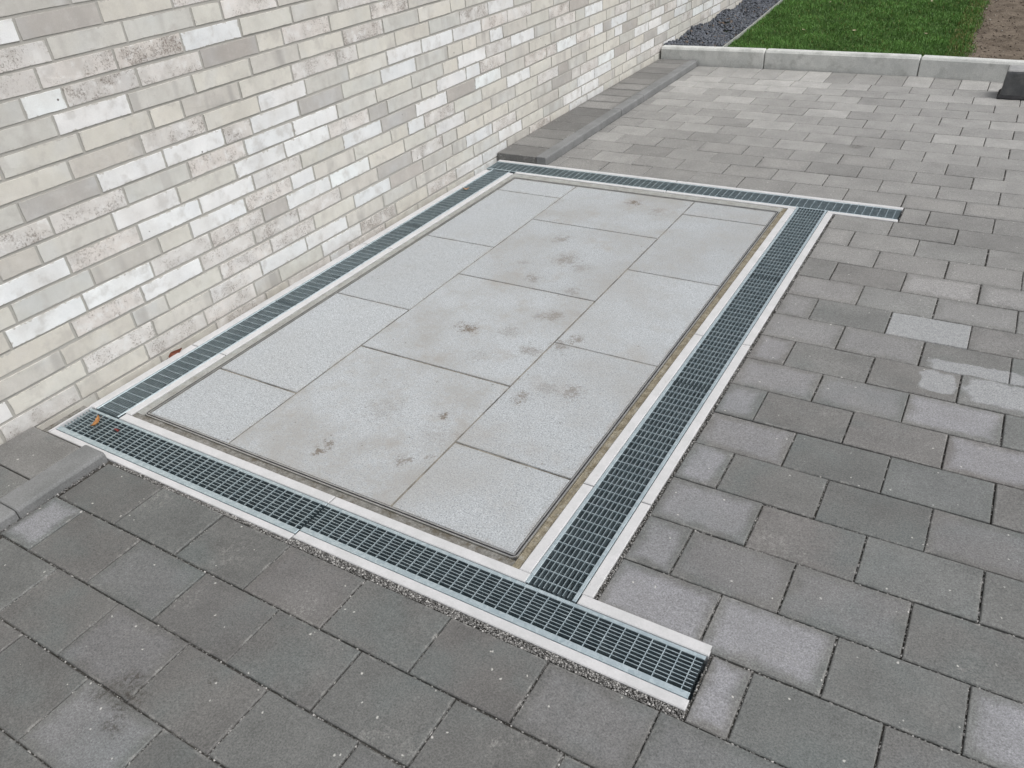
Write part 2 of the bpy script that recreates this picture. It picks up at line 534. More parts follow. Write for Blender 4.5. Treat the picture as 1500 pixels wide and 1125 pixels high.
M_BRICK = mat_brick()
M_MORTAR = mat_mortar()
M_PAVER = mat_paver()
M_SLAB = mat_slab()
M_ZINC = mat_zinc('galvanised_steel', 1.0, 0.75)
M_ZINCBAR = mat_zinc('galvanised_bar', 0.92, 1.0)
M_CHAN = mat_plain('polymer_concrete', (0.555, 0.56, 0.565), (0.625, 0.625, 0.635), 12, 160, 0.05, 0.75, 0.3, 0, 0.2, 0.001, ((0.40, 0.385, 0.35), 26, 0.60, 0.78, 0.6))
M_CHAN_IN = mat_plain('channel_inside', (0.06, 0.075, 0.085), (0.10, 0.12, 0.13), 12, 120, 0.15, 0.8, 0.3)  # trough colour darkened so the slots read as deep shade
M_STEEL = mat_plain('stainless_rim', (0.56, 0.56, 0.56), (0.66, 0.66, 0.65), 20, 200, 0.08, 0.38, 0.5, 0.9, 0.15, 0.001, ((0.34, 0.31, 0.26), 30, 0.55, 0.75, 0.7))
M_RUBBER = mat_plain('black_seal', (0.03, 0.03, 0.033), (0.05, 0.05, 0.052), 20, 200, 0.2, 0.7, 0.3)
M_BED = mat_plain('bedding_mortar', (0.27, 0.265, 0.25), (0.175, 0.17, 0.155), 22, 150, 0.35, 0.9, 0.2, 0, 0.6, 0.003, ((0.11, 0.095, 0.07), 34, 0.48, 0.66, 0.8))
M_BEDPALE = mat_plain('pale_mortar', (0.38, 0.39, 0.375), (0.30, 0.30, 0.282), 18, 150, 0.2, 0.9, 0.2, 0, 0.5, 0.002, ((0.25, 0.235, 0.19), 30, 0.52, 0.70, 0.6))
M_BEDBROWN = mat_plain('dirty_mortar', (0.29, 0.262, 0.20), (0.175, 0.15, 0.105), 30, 150, 0.38, 0.9, 0.2, 0, 0.7, 0.003, ((0.34, 0.33, 0.29), 40, 0.52, 0.68, 0.8))
M_JOINT = mat_plain('slab_joint', (0.075, 0.07, 0.062), (0.30, 0.28, 0.24), 9, 200, 0.3, 0.95, 0.1, 0, 0.5, 0.002)
M_SAND = mat_plain('joint_sand', (0.060, 0.057, 0.052), (0.11, 0.105, 0.095), 14, 260, 0.5, 0.95, 0.15, 0, 0.9, 0.004)
M_KERB = mat_plain('kerb_concrete', (0.56, 0.575, 0.56), (0.68, 0.69, 0.67), 7, 150, 0.14, 0.85, 0.25, 0, 0.3, 0.002, ((0.36, 0.37, 0.35), 9, 0.48, 0.72, 0.6))
M_EDGE = mat_plain('edging_concrete', (0.185, 0.19, 0.19), (0.24, 0.244, 0.246), 6, 200, 0.24, 0.78, 0.35, 0, 0.5, 0.002)
M_GRIT = mat_attrcol('grit_stone', 0.7, 0.35)
M_SLATE = mat_attrcol('slate_chip', 0.42, 0.5, 120, 0.15)
M_GRASS = mat_attrcol('grass_blade', 0.5, 0.3, 50, 0.1)
M_LAWN = mat_plain('lawn_soil', (0.035, 0.052, 0.014), (0.05, 0.075, 0.02), 12, 120, 0.4, 0.95, 0.1, 0, 0.8, 0.01)
M_SOIL = mat_plain('bare_soil', (0.125, 0.102, 0.080), (0.20, 0.166, 0.132), 5, 60, 0.22, 0.95, 0.1, 0, 0.9, 0.012, ((0.10, 0.075, 0.06), 9, 0.52, 0.72, 0.7))
M_PLASTIC = mat_plain('black_plastic', (0.07, 0.074, 0.078), (0.11, 0.114, 0.118), 14, 160, 0.15, 0.42, 0.5, 0, 0.2, 0.001, ((0.22, 0.21, 0.19), 12, 0.50, 0.80, 0.35))
M_LEAF = mat_attrcol('dry_leaf', 0.55, 0.3, 140, 0.25)
M_GROUND = mat_plain('subsoil', (0.10, 0.085, 0.07), (0.14, 0.12, 0.10), 1, 30, 0.2, 0.95, 0.1)

# ================================================================== ground far around
mb = MB()
mb.box(-80, 80, -80, 120, -0.60, -0.30)
tag(mb.build('ground', M_GROUND), kind='structure')

# ================================================================== the brick wall
ROWS = {0: [(-0.683, 'S'), (-0.361, 'C'), (-0.03, 'S'), (0.297, 'S'), (0.611, 'g'), (0.777, 'C')], 1: [(-0.614, 'C'), (-0.297, 'S'), (0.041, 'c'), (0.361, 'S'), (0.679, 'W')], 2: [(-0.362, 'C'), (-0.031, 'g'), (0.141, 'C'), (0.448, 'S'), (0.772, 'S'), (1.086, 'C')], 3: [(-0.28, 'S'), (0.046, 'W'), (0.364, 'S'), (0.687, 'P'), (0.991, 'S')], 4: [(-0.514, 'W'), (-0.198, 'W'), (0.128, 'S'), (0.449, 'S'), (0.771, 'G'), (0.938, 'W')], 5: [(-0.456, 'c'), (-0.128, 'g'), (0.195, 'C'), (0.365, 'W'), (0.688, 'S'), (0.996, 'W')], 6: [(-0.198, 'S'), (0.128, 'W'), (0.449, 'W'), (0.766, 'S'), (1.089, 'C')], 7: [(-0.284, 'c'), (0.04, 'W'), (0.36, 'C'), (0.682, 'W'), (1.001, 'W')], 8: [(-0.198, 'S'), (0.125, 'c'), (0.447, 'S'), (0.771, 'W'), (1.085, 'W')], 9: [(-0.282, 'G'), (0.036, 'W'), (0.349, 'W'), (0.672, 'P'), (0.837, 'W'), (1.149, 'G')], 10: [(-0.051, 'g'), (0.271, 'P'), (0.593, 'C'), (0.911, 'W'), (1.222, 'c')], 11: [(-0.289, 'C'), (0.027, 'C'), (0.345, 'C'), (0.505, 'g'), (0.822, 'C'), (1.154, 'S')], 12: [(-0.04, 'W'), (0.276, 'g'), (0.591, 'C'), (0.915, 'g'), (1.227, 'C')], 13: [(0.031, 'P'), (0.348, 'S'), (0.666, 'G'), (0.985, 'C'), (1.147, 'S'), (1.469, 'C')], 14: [(-0.037, 'S'), (0.278, 'P'), (0.596, 'W'), (0.911, 'C'), (1.228, 'c')], 15: [(0.041, 'c'), (0.354, 'c'), (0.678, 'C'), (0.834, 'S')], 16: [(-0.043, 'G'), (0.278, 'C'), (0.602, 'S')]}
TONES = {'W': (0.83, 0.84, 0.84), 'C': (0.670, 0.655, 0.597), 'c': (0.625, 0.617, 0.577), 'g': (0.595, 0.580, 0.540), 'G': (0.480, 0.458, 0.432), 'S': (0.735, 0.710, 0.680), 'P': (0.700, 0.675, 0.642)}
WTS = {'W': (0.12, 0.10), 'C': (0.12, 0.12), 'c': (0.12, 0.55), 'g': (0.2, 0.75), 'G': (0.15, 0.35), 'S': (0.75, 0.12), 'P': (1.0, 0.25)}
Y0, Y1 = -2.4, 13.0
ZTOP = 37
MODULE = 0.3205

def brick_rows():
    out = []
    r = random.Random(5)
    for k in range(-2, ZTOP):
        known = sorted(ROWS.get(k, []))
        if known:
            ys = [(y, c) for y, c in known]
        else:
            ys = [(0.02 + 0.08 * r.randrange(4) , None)]
        left, right = [], []
        y = ys[0][0]
        while y > Y0:
            step = MODULE * (0.5 if r.random() < 0.13 else 1)
            y -= step
            left.append((y, None))
        y = ys[-1][0]
        while y < Y1:
            step = MODULE * (0.5 if r.random() < 0.15 else 1)
            y += step
            right.append((y, None))
        allj = list(reversed(left)) + ys + right
        for i in range(len(allj) - 1):
            a, c = allj[i]
            b = allj[i + 1][0]
            if c is None:
                q = r.random()
                c = 'W' if q < .22 else 'C' if q < .50 else 'c' if q < .64 else 'g' if q < .76 else 'G' if q < .83 else 'S' if q < .94 else 'P'
            out.append((k, a, b, c))
    return out

def brick_piece(mb, k, a, b, c, r, detail=True):
    J = 0.0054 + r.uniform(-0.0012, 0.0012)
    y0, y1 = a + J, b - J
    z0 = BED0 + COURSE * k + r.uniform(-0.0012, 0.0012)
    z1 = z0 + BRICK_H + r.uniform(-0.0015, 0.0015)
    xf = WALL_X + r.uniform(-0.0012, 0.0016)
    xb = WALL_X - 0.055
    nu = 4 if detail else 1
    per = []
    for i in range(nu): per.append((y0 + (y1 - y0) * i / nu, z0))
    for i in range(1 if not detail else 2): per.append((y1, z0 + (z1 - z0) * i / (2 if detail else 1)))
    for i in range(nu): per.append((y1 - (y1 - y0) * i / nu, z1))
    for i in range(1 if not detail else 2): per.append((y0, z1 - (z1 - z0) * i / (2 if detail else 1)))
    jit = 0.0011 if detail else 0.0004
    per = [(y + r.uniform(-jit, jit), z + r.uniform(-jit, jit)) for y, z in per]
    cy, cz = (y0 + y1) / 2, (z0 + z1) / 2
    N = len(per)
    bev = 0.0007
    V, L = [], []
    for d, x in ((0, xb), (0, xf - bev), (bev, xf)):
        for (y, z) in per:
            yy = y + (d if y < cy else -d) * (1 if abs(y - cy) > (y1 - y0) * 0.45 else 0)
            zz = z + (d if z < cz else -d) * (1 if abs(z - cz) > (z1 - z0) * 0.4 else 0)
            xx = x
            if d:
                xx += r.uniform(-0.0008, 0.0006)
            V.append((xx, yy, zz)); L.append((yy - cy, zz - cz, 0))
    F = []
    for rg in range(2):
        for i in range(N):
            j = (i + 1) % N
            F.append((rg * N + i, rg * N + j, rg * N + N + j, rg * N + N + i))
    F.append(tuple(range(2 * N, 3 * N)))
    t = TONES[c]
    f = r.uniform(0.93, 1.07)
    wm = r.uniform(-0.012, 0.012)
    tone = (min(t[0] * f + wm, .86), t[1] * f, t[2] * f - wm * .6)
    sp, bd = WTS[c]
    mb.piece(V, F, loc=L, half=((y1 - y0) / 2, (z1 - z0) / 2, 0), rnd=(r.random(), r.random(), r.random()), tone=tone,
             wts=(sp * r.uniform(.75, 1.1), bd * r.uniform(.6, 1.2), r.random()))
    return (WALL_X, cy, z0)

wall = empty('brick_wall', (WALL_X - 0.1, 3.0, -0.25))
tag(wall, 'long house wall of pale mottled cream, white and grey bricks on the left', 'wall')
mm = MB()
mm.box(WALL_X - 0.24, WALL_X - 0.0038, Y0, Y1, -0.28, BED0 + COURSE * ZTOP + 0.01)
mm.build('mortar', M_MORTAR, wall, (WALL_X - 0.1, 3.0, -0.25))
BR = brick_rows()
def barea(t):
    k, a, b, c = t
    z = BED0 + COURSE * k
    return seen_area([(WALL_X, a, z), (WALL_X, b, z), (WALL_X, b, z + .068), (WALL_X, a, z + .068)])
order = sorted(range(len(BR)), key=lambda i: -barea(BR[i]))
near = set(order[:300])
rb = random.Random(21)
rest = MB()
JOINT_Y = 7.39                       # movement joint, px 1043
for i, t in enumerate(BR):
    if i in near:
        b_ = MB()
        org = brick_piece(b_, *t, rb)
        b_.build('brick', M_BRICK, wall, org)
    elif t[0] >= -1 or True:
        brick_piece(rest, *t, rb, detail=barea(t) > 60)
o = rest.build('brick_courses', M_BRICK, wall)
o['kind'] = 'stuff'
mj = MB()
mj.box(WALL_X - 0.01, WALL_X + 0.0012, JOINT_Y - 0.006, JOINT_Y + 0.006, -0.1, BED0 + COURSE * ZTOP)
mj.build('movement_joint', mat_plain('joint_sealant', (0.33, 0.32, 0.30), (0.38, 0.37, 0.35), 9), wall, (WALL_X, JOINT_Y, 0))

# ================================================================== paving: stones 300 x 200
PW, PL = 0.2013, 0.303
XR = 4.2
# beds
mb = MB()
def sheet(mb, x0, x1, y0, y1, z):
    mb.piece([(x0, y0, z), (x1, y0, z), (x1, y1, z), (x0, y1, z)], [(0, 1, 2, 3)])
ZB = -0.0095
for (x0, x1, y0, y1) in [(-0.50, XR, -2.6, -0.5520), (0.42, XR, -0.5520, -0.5410), (1.6995, XR, -0.5410, -0.333), (1.356, XR, -0.333, 2.654), (1.679, XR, 2.654, 2.866), (-0.54, XR, 2.866, 5.88)]:
    mb.box(x0, x1, y0, y1, -0.12, ZB)
paving = mb.build('paving', M_SAND)
tag(paving, kind='structure')

HOLES = [(-1, 1.700, -0.5655, -0.332), (1.0, 1.3665, -0.34, 2.657), (-1, 1.682, 2.652, 2.868)]
FIELD_X0 = -0.490
FAR_X0 = -0.533
def course_y(j):
    if j >= 0:
        return -0.357 + PW * j
    return -0.566 - 0.2035 * (-1 - j)
pav = []     # (x0,x1,y0,y1)
G = 0.0046
LIGHT = {}
for j in range(-9, 29):
    ya, yb = course_y(j), course_y(j + 1)
    if j >= 0:
        base = 1.662 + (0.1496 if j % 2 else 0.0)
    else:
        # row j=-1 lies beside the drain's end, -2 is the first whole front row
        base = {-1: 1.662 + .145, -2: 1.645, -3: 1.493, -4: 0.4445 + PL * 0, -5: 0.745 + PL * 0.5}.get(j, 1.645 + 0.152 * (j % 2))
    x = base - PL * 14
    if j == -4:
        base = 0.4445; x = base - PL * 10
    while x < XR - 0.3:
        x0, x1 = x, x + PL
        x += PL
        xa = FIELD_X0 if j < -1 else (FAR_X0 if ya > 2.7 else -9)
        yc = (ya + yb) / 2
        # subtract the drains and the cover
        if j == -1:
            xa = 1.7035
        elif 0 <= j and yc < 2.655:
            xa = 1.3665
        elif 2.655 < yc < 2.8655:
            xa = 1.683
        xx0 = max(x0, xa)
        if x1 - xx0 < 0.03:
            continue
        y0_, y1_ = ya, yb
        if j == 15 and xx0 < 1.69:
            pass
        # row that the back drain cuts into: keep the strip south of the drain
        if 0 <= j and ya < 2.657 < yb and xx0 < 1.68:
            y1_ = 2.653
        if xx0 < 1.68 and ya < 2.866 < yb and ya > 2.6:
            y0_ = 2.8675
        if y1_ - y0_ < 0.03:
            continue
        pav.append((xx0 + G / 2, x1 - G / 2, y0_ + G / 2, y1_ - G / 2, j))
# part row between back drain's south edge and course lines: handled above; soldier row along the far kerb
ys0 = course_y(29)
x = FAR_X0
while x < XR - 0.2:
    pav.append((x + G / 2, x + 0.2013 - G / 2, ys0 + G / 2, ys0 + 0.330 - G / 2 + 0.03, 99))
    x += 0.2013

LIGHTPX = [(1.974, 1.574, 0.95), (1.977, 2.01, 0.85), (2.193, 1.979, 0.7), (2.122, 0.974, 0.85), (2.248, 0.816, 0.75), (1.807, -0.225, 0.85), (1.493, -0.244, 0.8), (1.748, -0.459, 0.90), (2.329, -0.242, 0.85), (0.396, -1.251, 0.34), (1.509, 0.162, 0.55), (1.405, -0.055, 0.6), (1.424, 0.341, 0.8), (1.552, 0.566, 0.5), (1.444, 1.505, 0.45), (1.412, 1.165, 0.6), (1.504, 0.958, 0.5), (1.415, 0.775, 0.6), (1.402, 2.359, 0.6), (1.514, 2.136, 0.45), (0.893, 3.37, 0.6), (1.941, 4.368, 0.8), (1.759, 2.451, 0.4), (1.617, 2.442, 0.5), (1.587, 1.848, 0.45), (1.55, 1.358, 0.4), (-0.41, -0.87, 0.8)]
def dryness(cx, cy, r):
    d = 0.0
    for (lx, ly, v) in LIGHTPX:
        if abs(cx - lx) < 0.16 and abs(cy - ly) < 0.10:
            return v
    q = r.random()
    if cy > 2.8:
        return r.uniform(0.3, 0.6) if q < 0.45 else r.uniform(0.0, 0.25)
    if cx > 1.5 and cy > 0.9:
        return r.uniform(0.1, 0.45) if q < 0.5 else 0.0
    return r.uniform(0.05, 0.25) if q < 0.35 else 0.0

def paver_piece(mb, x0, x1, y0, y1, r, top=0.0, depth=0.06, lightf=None, dry=None):
    jx, jy = r.uniform(-.0011, .0011), r.uniform(-.0011, .0011)
    x0, x1, y0, y1 = x0 + jx, x1 + jx, y0 + jy, y1 + jy
    cx, cy = (x0 + x1) / 2, (y0 + y1) / 2
    hx, hy = (x1 - x0) / 2, (y1 - y0) / 2
    z = top + r.uniform(-0.0013, 0.0013)
    tx, ty = r.uniform(-.006, .006), r.uniform(-.006, .006)
    rot = r.uniform(-.003, .003)
    b1, b2 = 0.0016, 0.0036
    V, L = [], []
    for dd, zz in ((0, -depth), (0, -b2), (b1, -b1 * .8), (b2, 0)):
        nseg = ((-1, -1), (-.3, -1), (.35, -1), (1, -1), (1, 0.1), (1, 1), (.3, 1), (-.35, 1), (-1, 1), (-1, -.1))
        for (sx, sy) in nseg:
            ax = sx * (hx - (dd if abs(sx) == 1 else 0)) + (r.uniform(-.0005, .0005) if dd else 0)
            ay = sy * (hy - (dd if abs(sy) == 1 else 0)) + (r.uniform(-.0005, .0005) if dd else 0)
            X = cx + ax - rot * ay
            Y = cy + ay + rot * ax
            Z = z + zz + (tx * ax + ty * ay if zz > -depth else 0)
            V.append((X, Y, Z)); L.append((ax, ay, 0))
    N = 10
    F = []
    for rg in range(3):
        for i in range(N):
            k = (i + 1) % N
            F.append((rg * N + i, rg * N + k, rg * N + N + k, rg * N + N + i))
    F.append(tuple(range(3 * N, 4 * N)))
    d = dryness(cx, cy, r) if dry is None else dry
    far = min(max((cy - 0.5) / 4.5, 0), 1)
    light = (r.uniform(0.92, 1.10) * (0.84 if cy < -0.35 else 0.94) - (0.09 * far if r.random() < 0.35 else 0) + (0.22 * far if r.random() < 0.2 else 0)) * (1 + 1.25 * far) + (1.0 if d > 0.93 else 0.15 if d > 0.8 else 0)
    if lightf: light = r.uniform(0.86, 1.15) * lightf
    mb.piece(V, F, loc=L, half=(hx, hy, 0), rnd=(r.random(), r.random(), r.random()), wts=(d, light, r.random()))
    return (cx, cy, top - depth)

def parea(t):
    return seen_area([(t[0], t[2], 0), (t[1], t[2], 0), (t[1], t[3], 0), (t[0], t[3], 0)])
idx = sorted(range(len(pav)), key=lambda i: -parea(pav[i]))
near = set(idx[:300])
rp = random.Random(33)
rest = MB()
for i, t in enumerate(pav):
    if i in near:
        b_ = MB()
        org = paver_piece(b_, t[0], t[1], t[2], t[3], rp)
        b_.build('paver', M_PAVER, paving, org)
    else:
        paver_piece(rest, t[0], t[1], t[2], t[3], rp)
o = rest.build('paver_rows', M_PAVER, paving)
o['kind'] = 'stuff'

# ================================================================== raised paving strips along the wall, with edging stones
def edging(name, x0, x1, y0, y1, label, group, zt=0.05, notch=False):
    rot = rng.uniform(-.002, .002)
    prof = [(x0, -0.15), (x1, -0.15), (x1, zt - 0.010), (x1 - 0.003, zt - 0.004), (x1 - 0.009, zt), (x0 + .004, zt), (x0, zt - 0.004)]
    V, F = [], []
    N = len(prof)
    for y in (y0, y0 + .004, y1 - .004, y1):
        s_ = .003 if y in (y0, y1) else 0
        for (x_, z_) in prof:
            V.append((x_ - (s_ if x_ > (x0 + x1) / 2 else -s_), y, z_ - (s_ if z_ > 0 else 0)))
    for k in range(3):
        for i in range(N):
            j = (i + 1) % N
            F.append((k * N + j, k * N + i, k * N + N + i, k * N + N + j))
    F.append(tuple(range(N)))
    F.append(tuple(reversed(range(3 * N, 4 * N))))
    m_ = MB()
    m_.piece(V, F)
    o_ = m_.build(name, M_EDGE, None, ((x0 + x1) / 2, (y0 + y1) / 2, -0.15))
    tag(o_, label, 'edging stone', group)
    return o_

def strip(name, x0, x1, y0, y1, step, zt, r, first=None):
    m_ = MB()
    m_.box(x0, x1, y0 + .014, y1 - .014, -0.12, zt - 0.010)
    st = m_.build(name, M_SAND)
    tag(st, kind='structure')
    ys = []
    y = first if first is not None else y0
    while y < y1 - 0.02:
        ys.append((y, min(y + step, y1)))
        y += step
    if first is not None and first > y0:
        ys.insert(0, (y0, first))
    for (a, b) in ys:
        b_ = MB()
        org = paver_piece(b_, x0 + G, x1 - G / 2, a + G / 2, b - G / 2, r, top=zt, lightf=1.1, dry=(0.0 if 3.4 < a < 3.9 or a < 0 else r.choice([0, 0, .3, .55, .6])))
        b_.build('paver', M_PAVER, st, org)
    return st

rs = random.Random(8)
FK0, FK1 = -0.612, -0.5365
strip('raised_far_strip', WALL_X + 0.004, FK0 - 0.002, 2.872, 5.852, 0.2013, 0.046, rs)
strip('raised_near_strip', WALL_X + 0.004, -0.614, -2.4, -0.5545, 0.2013, 0.030, rs, first=-0.7735 - 0.2013 * 8)
EG = 'edging stones of the raised strips'
edging('edging_stone', FK0, FK1, 2.870, 4.105, 'dark grey edging stone of the far strip, beside the drain corner', EG)
edging('edging_stone', FK0, FK1, 4.112, 4.552, 'short grey edging stone in the middle of the far raised strip', EG)
edging('edging_stone', FK0, FK1, 4.556, 5.850, 'grey edging stone of the far strip, ending at the pale kerb', EG)
edging('edging_stone', -0.612, -0.497, -0.895, -0.5565, 'short grey edging stone touching the front grating by the wall', EG, 0.034)
edging('edging_stone', -0.612, -0.497, -2.2, -0.898, 'grey edging stone running out of view at the left edge', EG, 0.034)

# ================================================================== drain channels and gratings
ZC = 0.002           # top of the channel's concrete edges
ZG = 0.0005          # top of the gratings

def seg_boxes(mb_, x0, x1, y0, y1, z0, z1, bev=0.002):
    mb_.box(x0, x1, y0, y1, z0, z1, bev)

def channel(label, boxes, floor, loc):
    """boxes: concrete edges (x0,x1,y0,y1); floor: inner trough"""
    root = empty('drain_channel', loc)
    tag(root, label, 'drain channel', 'concrete drain channels round the cover')
    for (x0, x1, y0, y1) in boxes:
        m_ = MB()
        m_.box(x0, x1, y0, y1, -0.115, ZC, 0.0025)
        m_.build('side_wall', M_CHAN, root, ((x0 + x1) / 2, (y0 + y1) / 2, -0.115))
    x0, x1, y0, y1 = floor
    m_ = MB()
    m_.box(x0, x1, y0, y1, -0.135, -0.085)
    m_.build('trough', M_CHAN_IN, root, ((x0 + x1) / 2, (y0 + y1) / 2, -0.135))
    return root

MESHES = {}
def shared_box(name, key, dims, mat, bev=0.0):
    k = (name, key)
    if k not in MESHES:
        a, b, c = dims
        m_ = MB()
        m_.box(-a / 2, a / 2, -b / 2, b / 2, -c, 0, bev)
        me = bpy.data.meshes.new(name)
        me.from_pydata(m_.v, [], m_.f)
        me.materials.append(mat)
        MESHES[k] = me
    return MESHES[k]

def grating(label, axis, a0, a1, c0, c1, dz=0.0, nslot=9, rail=0.012, rail0=None, gname='galvanised gratings of the drain'):
    """axis 'x' or 'y': run direction; a: run extent, c: across extent"""
    H = 0.028
    zt = ZG + dz
    ca, cc = (a0 + a1) / 2, (c0 + c1) / 2
    loc = (ca, cc, zt - H) if axis == 'x' else (cc, ca, zt - H)
    root = empty('grating', loc)
    tag(root, label, 'grating', gname)
    def place(name, key, run, across, h, pa, pc, pz, bev=0.0):
        dims = (run, across, h) if axis == 'x' else (across, run, h)
        me = shared_box(name, (axis, key, round(run, 4), round(across, 4), round(h, 4)), dims, M_ZINCBAR if key in 'bf' else M_ZINC, bev)
        P = (pa, pc, pz) if axis == 'x' else (pc, pa, pz)
        link(name, me, root, P)
    L = a1 - a0
    # edge rails: upright flange with a flat top leaf
    rail0 = rail0 or rail
    for cpos, rw in ((c0 + rail0 / 2, rail0), (c1 - rail / 2, rail)):
        place('edge_rail', 'r', L, rw, 0.004, ca, cpos, zt, 0.0012)
        inner = cpos + (rw / 2 - 0.0015) * (1 if cpos < cc else -1)
        place('edge_flange', 'f', L - .004, 0.0028, H - 0.0045, ca, inner, zt - 0.0042)
    w0, w1 = c0 + rail0, c1 - rail
    pitch = (w1 - w0) / nslot
    for i in range(1, nslot):
        place('bearing_bar', 'b', L - 0.004, 0.0026, H - 0.003, ca, w0 + pitch * i, zt - 0.0006)
    nr = int(L / 0.0385)
    st = (L - (nr - 1) * 0.0385) / 2
    for i in range(nr):
        place('cross_rod', 'c', 0.0021, w1 - w0 + .004, 0.005, a0 + st + 0.0385 * i, (w0 + w1) / 2, zt - 0.0011)
    return root

T = 'drain'
# front drain (runs along x)
fy0, fy1, gy0, gy1, ry0, ry1 = -0.5405, -0.5025, -0.5000, -0.3710, -0.3685, -0.3330
channel('concrete channel of the front drain, the half beside the wall', [(-0.868, 0.409, -0.5530, -0.5275), (-0.690, 0.409, ry0, ry1)], (-0.866, 0.409, fy1, ry0), (-0.2, -0.44, -0.135))
channel('concrete channel of the front drain, the half reaching out into the paving', [(0.414, 1.697, fy0, -0.5090), (0.414, 1.157, ry0, ry1), (1.3235, 1.697, ry0, ry1)], (0.414, 1.690, fy1, ry0), (1.05, -0.44, -0.135))
grating('front grating beside the wall with an orange leaf lying on it', 'x', -0.866, 0.4085, -0.5250, gy1, rail0=0.021)
grating('front grating with an open cut end in the dark paving', 'x', 0.4125, 1.692, -0.5070, gy1, rail0=0.019)
# the front drain's end plate at the wall, thin front lip
ep = MB(); ep.box(-0.877, -0.8685, -0.5530, -0.345, -0.1, 0.004)
tag(ep.build('end_plate', M_CHAN, None, (-0.872, -0.44, -0.1)), 'thin pale end plate closing the front drain at the wall', 'end plate')
# right drain (runs along y)
rx = (1.1180, 1.1545, 1.1570, 1.3190, 1.3215, 1.3550)
ys_ = [(-0.3320, 0.085, 'nearest the front drain'), (0.089, 1.140, 'in the middle of the right drain'), (1.144, 2.653, 'at the far end of the right drain')]
for a, b, w_ in ys_:
    channel('concrete channel length of the right drain, ' + w_, [(rx[0], rx[1], a, b), (rx[4], rx[5], a, b)], (rx[1], rx[4], a, b), (1.236, (a + b) / 2, -0.135))
grating('right grating nearest the viewer, ending at the front grating', 'y', -0.366, 0.773, rx[2], rx[3])
grating('middle grating of the right drain', 'y', 0.777, 1.773, rx[2], rx[3], dz=-0.0006)
grating('farthest grating of the right drain, meeting the back drain', 'y', 1.776, 2.683, rx[2], rx[3])
# left drain along the wall
lx = (-0.8870, -0.8480, -0.8455, -0.7035, -0.7010, -0.6660)
ys_ = [(-0.3650, 0.158, 'at its front end'), (0.162, 1.358, 'halfway along the wall'), (1.362, 2.650, 'at its far end')]
for a, b, w_ in ys_:
    bx_ = [(lx[0], lx[1], a, b), (lx[4], lx[5], max(a, -0.3315), b)]
    channel('concrete channel length of the wall drain, ' + w_, bx_, (lx[1], lx[4], a, b), (-0.77, (a + b) / 2, -0.135))
grating('narrow grating along the brick wall, front length beside the rust leaf', 'y', -0.363, 0.640, lx[2], lx[3], rail=0.010)
grating('narrow grating along the brick wall, middle length', 'y', 0.644, 1.680, lx[2], lx[3], rail=0.010, dz=-0.0005)
grating('narrow grating along the brick wall, far length with a small pale leaf', 'y', 1.683, 2.676, lx[2], lx[3], rail=0.010)
# back drain
by = (2.6560, 2.6830, 2.6850, 2.8330, 2.8350, 2.8660)
channel('concrete channel of the back drain, the half beside the wall', [(-0.660, 0.388, by[0], by[1]), (-0.900, 0.388, by[4], by[5])], (-0.900, 0.388, by[1], by[4]), (-0.25, 2.76, -0.135))
channel('concrete channel of the back drain, the half ending in the paving', [(0.393, 1.156, by[0], by[1]), (1.3225, 1.678, by[0], by[1]), (0.393, 1.678, by[4], by[5])], (0.393, 1.672, by[1], by[4]), (1.03, 2.76, -0.135))
grating('back grating beside the raised strip and the wall', 'x', -0.898, 0.387, by[2], by[3], rail=0.009)
grating('back grating reaching out into the light paving', 'x', 0.391, 1.674, by[2], by[3], rail=0.009)

# mortar beds round the cover and along the wall foot
mb = MB()
mb.box(-0.6655, 1.0905, -0.3325, -0.3060, -0.1, -0.0045)
tag(mb.build('mortar_bed', M_BED), kind='structure')
mb = MB()
mb.box(-0.6655, -0.6225, -0.3055, 2.6555, -0.1, -0.0035)
mb.box(-0.6220, 1.0905, 2.5880, 2.6555, -0.1, -0.0035)
tag(mb.build('pale_mortar_bed', M_BEDPALE), kind='structure')
mb = MB()
N_ = 60
V, F = [], []
for i in range(N_ + 1):
    y = -0.332 + (2.6555 + 0.332) * i / N_
    for k in range(4):
        V.append((1.0905 + 0.0272 * k / 3, y, -0.0055 + (rng.uniform(-.002, .002) if 0 < k < 3 else 0.0)))
for i in range(N_):
    for k in range(3):
        a = i * 4 + k
        F.append((a, a + 1, a + 5, a + 4))
mb.piece(V, F)
tag(mb.build('mortar_strip', M_BEDBROWN), kind='structure')
mb = MB()
mb.box(WALL_X - 0.003, -0.8872, -0.5395, 2.871, -0.12, -0.032)
mb.box(WALL_X - 0.003, -0.8775, -0.566, -0.3655, -0.0318, -0.012)
tag(mb.build('wall_foot_mortar', M_BED), kind='structure')

